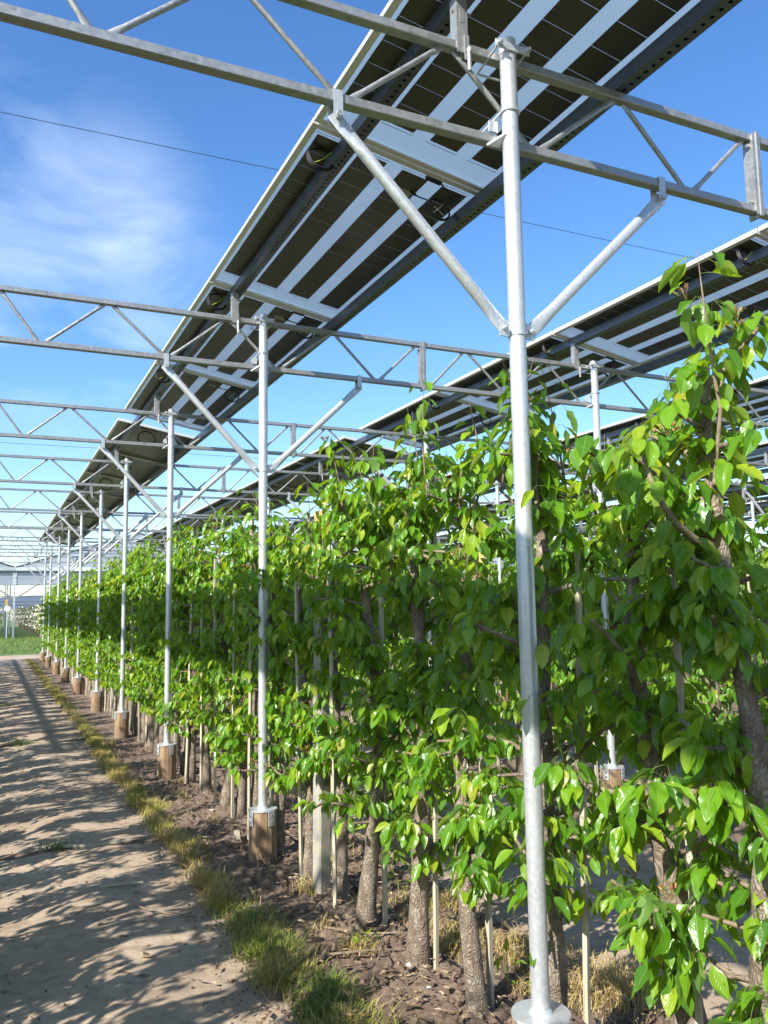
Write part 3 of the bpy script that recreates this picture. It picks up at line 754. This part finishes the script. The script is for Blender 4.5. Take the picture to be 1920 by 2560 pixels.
TX = .20
M_fruit = (lambda m: (m.col(m.ramp(m.noise(m.coord('Object'), 60, 2), [(.4, (.10, .16, .03)), (.55, (.24, .10, .035))])), m.m)[1])(NM('fruitlet'))
wb = MB(); rq = random.Random(2)
for k in range(6):
    a = k*1.05; d = Vector((cos(a)*.6, sin(a)*.6, 1)).normalized(); p = d*.03
    wb.tube([(0, 0, 0), p, p+d*.004, p+d*.009, p+d*.014, p+d*.019], [.0012, .0012, .004, .0052, .003, .0045], 6)
WB = wb.mesh('withered_blossom', M_fruit, True)
NEARY = [1.68, 2.03, 2.58, 3.20, 3.67, 4.23, 4.68, 5.18, 5.72, 6.24, 6.80, 7.30, 7.85, 8.40]
def near_tree(j, y):
    r = random.Random(100+j)
    x = TX+r.uniform(-.03, .03) if j not in (3,) else .21
    H = 2.62+r.uniform(-.1, .12)+(.1 if j < 4 else 0)
    k = max(q for q in range(1, len(PY)) if PY[q] <= y+.3) if y > 2.1 else 0
    t = thing('pear_tree', 'x', 'pear tree', (x, y, 0))
    dens = 1.32 if y < 3.5 else 1.35
    tp, tr, br, fr = tree_skeleton(r, H, dens, .54 if y < 3 else .46)
    trunk_mb(tp, tr, r, 20).obj('trunk', M_bark, t, True, 70)
    for pts, rad in br:
        b = MB(); b.tube(pts, rad, 7); b.obj('branch', M_twig if r.random() < .7 else M_bark, t, True, 80)
    # keep leaves out of the pole
    out = []
    for M, lv in fr:
        p = M.translation; X, Y = p.x+x, p.y+y
        if X < -.16: continue
        if X < .06 and any(abs(Y-py) < .14 for py in PY): 
            if r.random() < .85: continue
        out.append((M, lv))
    if y < 3.5: out = [f for f in out if f[0].translation.z < 1.75 or r.random() < .86]
    cl = Vector((CAM.x-x, CAM.y-y, CAM.z))
    out.sort(key=lambda f: (f[0].translation-cl).length + r.uniform(0, .12))
    parts, rest = out[:295], out[295:]
    for M, lv in parts:
        o = bpy.data.objects.new('leaf', leaf_mesh[r.randrange(14)]); C.objects.link(o); o.parent = t; o.matrix_local = M
    for q in range(9):
        M, _ = rest[r.randrange(len(rest))] if rest else parts[q]
        mkobj('withered_blossom', WB, t, loc=M.translation+Vector((-.03, 0, .02)), rot=(r.uniform(-.5, .5), r.uniform(-.5, .5), r.uniform(0, 6)))
    if rest: mkobj('foliage', leaves_mesh(rest, LM, r, M_leafm), t, 'stuff')
    return t, len(out)
desc = ['pear tree at the right edge, its big leaves closest to the camera', 'pear tree with the thick knobbly trunk right of the nearest pole', 'pear tree whose bare trunk stands just behind the nearest pole',
        'first pear tree left of the nearest pole, trunk leaning by its stake', 'second pear tree left of the nearest pole, flared trunk base', 'third pear tree left of the nearest pole',
        'pear tree beside the square concrete post, nearer side', 'pear tree between the concrete post and the second pole', 'pear tree just behind the second pole']
for j, y in enumerate(NEARY):
    t, nl = near_tree(j, y)
    t['label'] = desc[j] if j < len(desc) else '%s pear tree past the second pole in the near row' % ORD[j-8]
    t['group'] = 'pear trees of the near row'

protos = []
for s in range(8):
    r = random.Random(500+s); t = thing('pear_tree', 'x', 'pear tree')
    tp, tr, br, fr = tree_skeleton(r, 2.62+r.uniform(-.12, .15), 1.45, .46)
    trunk_mb(tp, tr, r, 9).obj('trunk', M_bark, t, True, 70)
    b = MB()
    for pts, rad in br: b.tube(pts, rad, 4, cap=False)
    b.obj('branches', M_twig, t, kind='stuff')
    fr = [f for f in fr if f[0].translation.x > -.33]
    mkobj('foliage', leaves_mesh(fr, LM, r, M_leafm), t, 'stuff')
    protos.append(t); cache(t)
pu = set()
def put_tree(x, y, label, group, r):
    p = protos[r.randrange(8)]; rot = (0, 0, r.choice((0, 0, pi))+r.uniform(-.12, .12)); s = r.uniform(.95, 1.05)
    if p not in pu: pu.add(p); p.location = (x, y, 0); p.rotation_euler = rot; p.scale = (s, s, s); p['label'] = label; p['group'] = group; return p
    return copy_tree(p, (x, y, 0), rot, label, group, (s, s, s))
rr = random.Random(77)
y = 8.95; cnt = {}
while y < 32.6:
    k = max(q for q in range(1, len(PY)) if PY[q] <= y); cnt[k] = cnt.get(k, 0)+1
    put_tree(TX+rr.uniform(-.03, .03), y, '%s pear tree past the %s pole of the near row' % (ORD[cnt[k]-1], ORD[k-1]), 'pear trees of the near row', rr)
    y += rr.uniform(.46, .56)
for i, y0, sp in ((0, -2.5, .64), (2, 3.0, .55), (3, 5.0, .6), (4, 7.0, .62), (5, 9.0, .66)):
    y = y0
    lab = {0: 'pear tree in the row left of the path', 2: 'pear tree of the second row, seen through gaps in the near one', 3: 'pear tree of the third row, glimpsed between nearer trees', 4: 'pear tree of the fourth row, mostly hidden', 5: 'pear tree of the fifth row, mostly hidden'}[i]
    bc = {}
    while y < 32:
        kb = max([0]+[q for q in range(1, len(PY)) if PY[q] <= y]); bc[kb] = bc.get(kb, 0)+1
        if i in (2, 3): lab = '%s pear tree past the %s pole of the %s row, seen through gaps' % (ORD[bc[kb]-1], ORD[kb], ROWN[i])
        put_tree(TX+(i-1)*ROW+rr.uniform(-.04, .04), y, lab, 'pear trees of the %s row' % ROWN[i], rr); y += sp*rr.uniform(.9, 1.1)*(.75 if i == 0 and y < 4.5 else 1)

# ------------------------------------------------------------------ stakes, concrete posts
def stake_mesh(h, w, seed):
    r = random.Random(seed); b = MB(); n = 9
    pts = [(r.uniform(-.003, .003), r.uniform(-.003, .003), -.12+(h+.12)*k/n) for k in range(n+1)]
    b.tube(pts, [w/2*1.35*(.8 if k == 0 else 1) for k in range(n+1)], 4, ref=(.7, .7, 0)); return b.mesh('wooden_stake', M_stake)
stk = [stake_mesh(h, w, q) for q, (h, w) in enumerate([(2.35, .022), (2.15, .020), (1.9, .019), (2.25, .023), (2.4, .020)])]
kc = {}
allT = NEARY + [8.95+.51*k for k in range(46)]
for j, y in enumerate(allT):
    r = random.Random(900+j)
    if j == 0: continue
    # stakes as they stand beside the trunks
    dx, dy = (-.075+r.uniform(-.03, .03), -.02+r.uniform(-.03, .03)) if j > 6 else {1: (.03, -.09), 2: (.06, -.07), 3: (.09, -.02), 4: (.075, -.03), 5: (.07, -.04), 6: (-.05, -.08)}[j]
    k = max([1]+[q for q in range(1, len(PY)) if PY[q] <= y+.3])
    lab = ({1: 'pale wooden stake beside the knobbly trunk right of the nearest pole', 2: 'pale wooden stake right behind the nearest pole', 3: 'pale stake against the first trunk left of the nearest pole',
            4: 'pale stake against the flared second trunk left of the nearest pole', 5: 'pale stake by the third trunk left of the nearest pole', 6: 'pale stake beside the square concrete post'}.get(j)
           or ('wooden stake by the %s tree past the second pole' % ORD[j-8] if 8 <= j < 14 else ('wooden stake between the concrete post and the second pole' if j == 7 else 'wooden stake by the %s tree of the stretch past the %s pole' % (ORD[kc.get(k, 0) % 12], ORD[k-1]))))
    if j >= 14: kc[k] = kc.get(k, 0)+1
    o = tag(mkobj('wooden_stake', stk[j % 5], None, loc=(TX+dx, y+dy, 0), rot=(r.uniform(-.02, .02), r.uniform(-.02, .02), r.uniform(0, 1))), lab, 'stake', 'wooden stakes of the near row')
bc = {}
for j in range(44):
    r = random.Random(1300+j); y = 3.2+.56*j
    kb = max([0]+[q for q in range(1, len(PY)) if PY[q] <= y]); bc[kb] = bc.get(kb, 0)+1
    tag(mkobj('wooden_stake', stk[j % 5], None, loc=(TX+ROW+r.uniform(-.1, .1), y, 0), rot=(r.uniform(-.03, .03), r.uniform(-.03, .03), 0)), '%s wooden stake past the %s pole of the second row' % (ORD[bc[kb]-1], ORD[kb]), 'stake', 'wooden stakes of the second row')
def conc_post(x, y, h, lab):
    b = MB(); b.box(-.042, .042, -.042, .042, -.1, h); o = b.obj('concrete_post', M_conc); md = o.modifiers.new('b', 'BEVEL'); md.width = .009; md.segments = 1
    o.location = (x, y, 0); o.rotation_euler = (0, .012, .25); tag(o, lab, 'post')
conc_post(.17, 4.87, 2.31, 'square grey concrete post with a yellow lichen top in the near row')
conc_post(.20, 14.1, 2.35, 'square concrete post deep in the near row')
conc_post(ROW+.2, 7.9, 2.3, 'square concrete post in the second row')
# ------------------------------------------------------------------ small things on the ground
b = MB(); b.tube([(.36+.02*sin(k*.9), 1.6+k*.45, .028+.006*sin(k*2.1)) for k in range(68)], .009, 8); tag(b.obj('drip_hose', M_black, None, True), 'black drip hose lying on the soil behind the near trunks', 'hose')
tp_ = MB(); tp_.tube([(0, 0, 0), (.01, 0, .1), (-.012, .004, .2), (.002, .006, .30)], [(.002, .012)]*4, 6); tpo = thing('barrier_tape', 'strip of red and white barrier tape hanging behind the second pole', 'tape', (.235, 5.86, .08))
tp_.obj('white_length', M_scrap, tpo, True); q = MB(); q.tube([(.002, .006, .302), (.012, .006, .42), (.02, .01, .52)], [(.002, .012)]*3, 6); q.obj('red_length', M_red, tpo, True)
def stick(nm, pts, r, lab, mat=M_twig, cat='stick'):
    b = MB(); b.tube(pts, [r*(1-.5*k/len(pts)) for k in range(len(pts))], 6); return tag(b.obj(nm, mat, None, True), lab, cat, 'sticks on the ground')
stick('stick', [(-1.01, 5.58, .018), (-.88, 5.57, .02), (-.76, 5.55, .018)], .011, 'pale straight stick lying on the path', M_stake)
stick('stick', [(-1.15, 6.60, .03), (-.95, 6.55, .02), (-.75, 6.56, .02)], .014, 'pale peeled stick along the crack in the path', M_stake)
stick('twig', [(-.86, 5.15, .015), (-.80, 5.0, .02), (-.68, 4.93, .012), (-.60, 4.82, .012)], .005, 'dark bent twig in the middle of the path')
stick('twig', [(-1.03, 4.75, .012), (-1.0, 4.68, .03), (-.965, 4.71, .01)], .005, 'small dark forked twig on the path')
stick('twig', [(-.05, 4.25, .05), (.1, 4.05, .06), (.32, 3.98, .05)], .006, 'long dry twig across the soil left of the trunks')
stick('twig', [(-.16, 3.95, .04), (.02, 3.83, .07), (.2, 3.83, .04)], .006, 'dry twig on the soil near the grass')
stick('twig', [(-.1, 3.55, .04), (.02, 3.72, .09), (.16, 3.98, .05)], .005, 'thin twig arching over the bare soil')
stick('twig', [(-.07, 5.35, .04), (-.04, 5.5, .09), (.0, 5.56, .12)], .005, 'curved twig leaning on the footing of the second pole')
stick('branch_fallen', [(.30, 4.6, .05), (.2, 4.45, .08), (.34, 4.38, .05)], .007, 'looped pale root by the concrete post')
for q, (x, y) in enumerate([(.3, 7.0), (.0, 7.3), (-.1, 6.7), (.12, 8.1), (.45, 3.3), (.55, 4.1), (.1, 4.9), (-.12, 9.2), (-.65, 7.6), (-.9, 9.0), (-1.2, 5.1)]):
    r = random.Random(q); a = r.uniform(-.6, 1.2); l = r.uniform(.1, .3)
    stick('twig', [(x, y, .035), (x+l*.5*cos(a), y+l*.5*sin(a), .055), (x+l*cos(a+.2), y+l*sin(a+.2), .035)], .004, 'short dry twig scattered on the ground')
b = MB(); b.box(-.02, .02, -.085, .085, 0, .008); o = b.obj('wood_offcut', M_stake); o.location = (.0, 6.15, .06); o.rotation_euler = (.15, .1, -.25); tag(o, 'flat grey wood offcut on the soil beside the second footing', 'wood offcut')
def scrap(x, y, z, s, lab, seed):
    r = random.Random(seed); b = MB(); vs = [(r.uniform(-s, s), r.uniform(-s, s), r.uniform(0, s*.5)) for _ in range(4)]
    vs = [(-s, -s*.4, 0), (s, -s*.6, .3*s), (s*.8, s*.5, .1*s), (-s*.7, s*.6, .5*s)]
    b.add(vs+[(a, c, d+.002) for a, c, d in vs], [(3, 2, 1, 0), (4, 5, 6, 7), (0, 1, 5, 4), (1, 2, 6, 5), (2, 3, 7, 6), (3, 0, 4, 7)]); o = b.obj('plastic_scrap', M_scrap); o.location = (x, y, z); o.rotation_euler = (0, 0, r.uniform(0, 6)); tag(o, lab, 'scrap')
scrap(.12, 3.62, .055, .018, 'torn white plastic scrap on the soil before the first trunk', 1); scrap(.10, 3.38, .055, .012, 'small white plastic scrap near the long grass', 2); scrap(.33, 5.6, .04, .02, 'white plastic scrap behind the second footing', 3)
scrap(.03, 7.05, .05, .025, 'pale plastic scrap on the soil beyond the second footing', 4)
# fallen clods and stones
sv = []
bst = MB(); r = random.Random(8)
def pebble(b, x, y, z, s):
    vs = []
    for k in range(8): vs.append((x+(-s if k & 1 else s)*r.uniform(.5, 1), y+(-s if k & 2 else s)*r.uniform(.5, 1), z+(-s if k & 4 else s)*r.uniform(.4, .8)))
    b.add(vs, [(0, 2, 3, 1), (4, 5, 7, 6), (0, 1, 5, 4), (2, 6, 7, 3), (0, 4, 6, 2), (1, 3, 7, 5)])
for _ in range(1500):
    y = 2.4+9*r.random()**1.6; x = r.uniform(-.42, .85); pebble(bst, x, y, .02+r.uniform(0, .02), r.uniform(.004, .016))
bst.obj('soil_crumbs', M_soil, kind='stuff')
bst = MB()
for _ in range(700):
    y = 3.5+10*r.random()**1.7; x = r.uniform(-2.2, -.45) if r.random() < .5 else -.45-abs(r.gauss(0, .12)); pebble(bst, x, y, .008, r.uniform(.002, .007))
bst.obj('path_grit', M_soil, kind='stuff')

# dry leaf and bark litter
def litter(name, n, fx, fy, zf, seed, mat):
    r = np.random.default_rng(seed); x = fx(r, n); y = fy(r, n); a = r.uniform(0, 6.28, n); l = r.uniform(.004, .03, n)*r.choice([.6, 1.3], n); w = l*r.uniform(.06, .5, n); t = r.normal(0, .004, (n, 4))
    dx, dy = np.cos(a), np.sin(a); z = zf+.004
    V = np.stack([np.stack([x+dx*l*p-dy*w*q, y+dy*l*p+dx*w*q, z+np.abs(t[:, k])], 1) for k, (p, q) in enumerate(((-1, 0), (0, -1), (1, 0), (0, 1)))], 1).reshape(-1, 3)
    return mkobj(name, np_mesh(name, V, (np.arange(n)*4)[:, None]+np.arange(4), mat, None, None, False), kind='stuff')
M_lit = (lambda m: (m.col(m.ramp(m.noise(m.coord('World'), 40, 2), [(.35, (.06, .04, .025)), (.5, (.20, .13, .07)), (.65, (.42, .33, .22))])), m.m)[1])(NM('dry_litter'))
litter('leaf_litter', 5200, lambda r, n: r.uniform(-.35, .9, n), lambda r, n: 2.5+9*r.random(n)**1.5, .05, 3, M_lit)
litter('leaf_litter', 1300, lambda r, n: np.where(r.random(n) < .45, -.42-np.abs(r.normal(0, .15, n)), r.uniform(-2.1, -.45, n)), lambda r, n: 3.3+14*r.random(n)**1.6, .008, 4, M_lit)
# ------------------------------------------------------------------ grass
def grass(name, pts, hmin, hmax, seed, dry, mat=M_grass, wmul=1):
    r = np.random.default_rng(seed); n = len(pts); px, py = pts[:, 0], pts[:, 1]; pz = pts[:, 2] if pts.shape[1] > 2 else np.zeros(n)
    a = r.uniform(0, 2*pi, n); h = r.uniform(hmin, hmax, n); ln = h*r.uniform(.4, 1.9, n); w = r.uniform(.0012, .0026, n)*wmul
    dx, dy = np.cos(a), np.sin(a); sx, sy = -dy*w, dx*w
    f = lambda u, v, z, m: np.stack([px+dx*u*ln+sx*m, py+dy*u*ln+sy*m, pz+z*h], 1)
    V = np.stack([f(0, 0, 0, 1), f(0, 0, 0, -1), f(.35, 0, .62, .8), f(.35, 0, .62, -.8), f(.8, 0, .85, .1), f(.8, 0, .85, -.1)], 1).reshape(-1, 3)
    b = np.arange(n)*6; F = np.concatenate([np.stack([b, b+1, b+3, b+2], 1), np.stack([b+2, b+3, b+5, b+4], 1)])
    lv = np.repeat(np.clip(dry+r.normal(0, .16, n), 0, 1), 6)
    return mkobj(name, np_mesh(name, V, F, mat, None, lv), kind='stuff')
r = np.random.default_rng(21)
P, D = [], []
# tufts along the rim of the path
yy = 2.9
while yy < 33:
    big = yy < 4.6
    cw = (.19 if big else .13); cx = (-.30 if yy < 3.7 else -.36 if yy < 4.7 else -.38) + r.normal(0, .035)
    dn = 1.0 if yy < 12 else .5
    nb = int((620 if big else 330)*dn*r.choice([.15, .5, 1.0, 1.5])); dry = float(np.clip(r.normal(.56 if yy < 3.7 else .68, .16), .1, .95))
    if r.random() < .12 and yy > 5: nb = int(nb*.2)
    q = np.stack([r.normal(cx, cw*.36, nb), r.normal(yy, .07, nb), np.full(nb, .0)], 1); P.append(q); D.append(np.full(nb, dry)); yy += r.uniform(.07, .2) if yy < 12 else r.uniform(.12, .25)
for cx, cy, s, nb, dry in [(.85, 3.05, .13, 1500, .93), (.72, 3.55, .12, 900, .9), (.50, 3.8, .07, 400, .85), (.62, 4.3, .15, 700, .85), (.0, 4.0, .05, 260, .9), (.1, 4.9, .05, 160, .9), (.35, 5.3, .08, 250, .85), (-1.2, 6.62, .05, 120, .1), (-1.28, 12, .08, 200, .15), (-1.4, 17, .1, 200, .15), (.95, 5.5, .3, 900, .7), (.95, 7.5, .3, 700, .6), (.3, 6.9, .08, 200, .8)]:
    P.append(np.stack([r.normal(cx, s, nb), r.normal(cy, s, nb), np.full(nb, .01)], 1)); D.append(np.full(nb, dry))
for _ in range(26):
    cx, cy = r.uniform(-.3, .8), 2.6+r.random()*6; nb = 40; P.append(np.stack([r.normal(cx, .03, nb), r.normal(cy, .03, nb), np.full(nb, .015)], 1)); D.append(np.full(nb, .85))
grass('grass', np.concatenate(P), .02, .10, 5, np.concatenate(D))
# far verges
n = 9000; q = np.stack([r.uniform(-5, 6, n), 38.5+26*r.random(n)**1.1, np.zeros(n)], 1); grass('grass', q, .04, .14, 6, np.full(n, .22), wmul=6)
# weeds: small leafy sprigs
def weed(x, y, s, lab, seed):
    r = random.Random(seed); t = thing('weed', lab, 'weed', (x, y, .02)); fr = []
    b = MB(); b.tube([(0, 0, 0), (.01*s, 0, s*.5), (.0, .01, s)], .0025, 5); b.obj('stem', M_shoot, t)
    for k in range(6):
        for M, lv in leaf_frames(Vector((0, 0, s*(.3+.12*k))), Vector((0, 0, 0)), 2, r, -.2): fr.append((M @ Matrix.Diagonal((.35, .6, .6, 1)), .8))
    mkobj('foliage', leaves_mesh(fr, LM, r, M_leafm), t, 'stuff')
weed(.42, 3.25, .16, 'small green seedling on the soil left of the nearest pole', 1); weed(.5, 3.05, .14, 'young sprout between the trunks near the bottom edge', 2)
weed(.05, 3.95, .05, 'tiny green weed at the rim of the grass', 3); weed(.55, 4.6, .09, 'grey green weed behind the flared trunk', 4)

# ------------------------------------------------------------------ plastic rain canopy and blossom orchard far behind
GY = 63.0; GX = -.26
t = thing('rain_canopy', 'pitched plastic film rain canopy on posts beyond the cross path', 'canopy', (0, GY, 0))
ridge = 7.45; gut = 4.86; hw = 8.3
pm = MB(); pm.box(-.06, .06, -.06, .06, 0, gut+.1); pme = pm.mesh('canopy_post', M_pole)
bays = range(-3, 6)
for q in bays:
    gx = GX+q*2*hw
    for d in (0, 14, 28, 42): mkobj('canopy_post', pme, t, loc=(gx, d, 0))
    for d in range(0, 5):
        b = MB()
        for s in (0, 1):
            xa, xb = (gx, gx+hw) if s == 0 else (gx+hw, gx+2*hw); za, zb = (gut, ridge) if s == 0 else (ridge, gut)
            y0 = d*9; b.add([(xa, y0, za), (xb, y0, zb), (xb, y0+8.6, zb), (xa, y0+8.6, za)], [(0, 1, 2, 3)])
        b.obj('roof_film', M_film, t)
    b = MB(); b.tube([(gx, 0, gut), (gx+hw, 0, ridge), (gx+2*hw, 0, gut)], .05, 6); b.tube([(gx, -.1, gut-.3), (gx+2*hw, -.1, gut-.3)], .07, 6); b.obj('roof_frame', M_purlin, t)
    b = MB(); b.tube([(gx, .1, 4.13), (gx+2*hw, .1, 4.13)], .05, 6); b.tube([(gx, .1, 3.66), (gx+2*hw, .1, 3.66)], .05, 6); b.obj('curtain_edge', M_white, t)
    b = MB(); b.box(gx+.1, gx+2*hw-.1, .0, .012, 3.6, 4.5); b.obj('curtain', M_film, t)
    b = MB(); b.add([(gx, .02, gut), (gx+2*hw, .02, gut), (gx+hw, .02, ridge-.05)], [(0, 1, 2)]); b.obj('gable_film', M_film, t)
    b = MB()
    for s in (-1, 1): b.tube([(gx+s*.1, 0, 2.7), (gx+s*1.5, 0, 3.7)], .05, 6)
    for z in (2.9, 2.55, 2.3):
        for d in (3, 10): b.tube([(gx, d, z), (gx+2*hw, d, z)], .02, 4)
    b.obj('wires', M_chord, t)
for sx in (-1.6, 1.3):
    b = MB(); b.box(-.12, .12, -.12, .12, 0, .3); o = b.obj('roof_motor', M_black); o.location = (GX+sx, GY-.1, gut+.25+abs(sx)*.3); tag(o, 'small black motor box on the canopy roofline %s of its post' % ('left' if sx < 0 else 'right'), 'motor')
def bl_proto(s):
    r = random.Random(s); rn = np.random.default_rng(s); t = thing('blossom_tree', 'x', 'fruit tree')
    b = MB(); b.tube([(0, 0, 0), (.03, 0, 1.1), (0, .03, 2.3)], [.07, .05, .02], 6); b.obj('trunk', M_bark, t)
    n = 650; c = np.stack([rn.normal(0, .33, n), rn.normal(0, .36, n), .5+1.75*rn.beta(1.6, 1.4, n)], 1)
    a = rn.normal(size=(n, 3)); a /= np.linalg.norm(a, axis=1)[:, None]; e = np.cross(a, rn.normal(size=(n, 3))); e /= np.linalg.norm(e, axis=1)[:, None]; sz = .05
    V = np.stack([c-a*sz, c-e*sz, c+a*sz, c+e*sz], 1).reshape(-1, 3); F = (np.arange(n)*4)[:, None]+np.arange(4)
    mkobj('crown', np_mesh('crown', V, F, M_bloss, None, np.repeat(rn.random(n), 4), False), t, 'stuff'); return t
bp = [bl_proto(s) for s in range(3)]; 
for p in bp: cache(p)
bu = set(); r = random.Random(4)
for X, ya, yb in ((1.55, 62, 150), (4.9, 62, 130), (8.2, 64, 110), (-1.75, 62.5, 120), (-5, 62, 90)):
    y = ya
    while y < yb:
        p = bp[r.randrange(3)]; lab = 'blossoming fruit tree in the orchard under the far canopy'
        if p not in bu: bu.add(p); p.location = (X, y, 0); p['label'] = lab; p['group'] = 'blossoming trees'
        else: copy_tree(p, (X+r.uniform(-.1, .1), y, 0), (0, 0, r.choice((0, pi))), lab, 'blossoming trees')
        y += r.uniform(1.5, 2.3) if y < 90 else r.uniform(2.2, 3)
for X, y in ((-1.55, 61.4), (-.75, 61.9)):
    b = MB(); b.box(-.08, .08, -.08, .08, 0, 2.6); o = b.obj('orchard_post', M_conc); o.location = (X, y, 0); tag(o, 'grey end post of the orchard row at the far left' if X < -1 else 'pale end post beside the canopy post', 'post')
t = thing('white_disc', 'round white disc on a thin mast at the far left', 'disc sign', (-.70, 61.0, 0))
b = MB(); b.tube([(0, 0, 0), (0, 0, 2.0)], .03, 8); b.obj('mast', M_pole, t); b = MB(); b.tube([(0, -.02, 2.0), (0, .02, 2.0)], .19, 24); b.obj('disc', M_white, t)
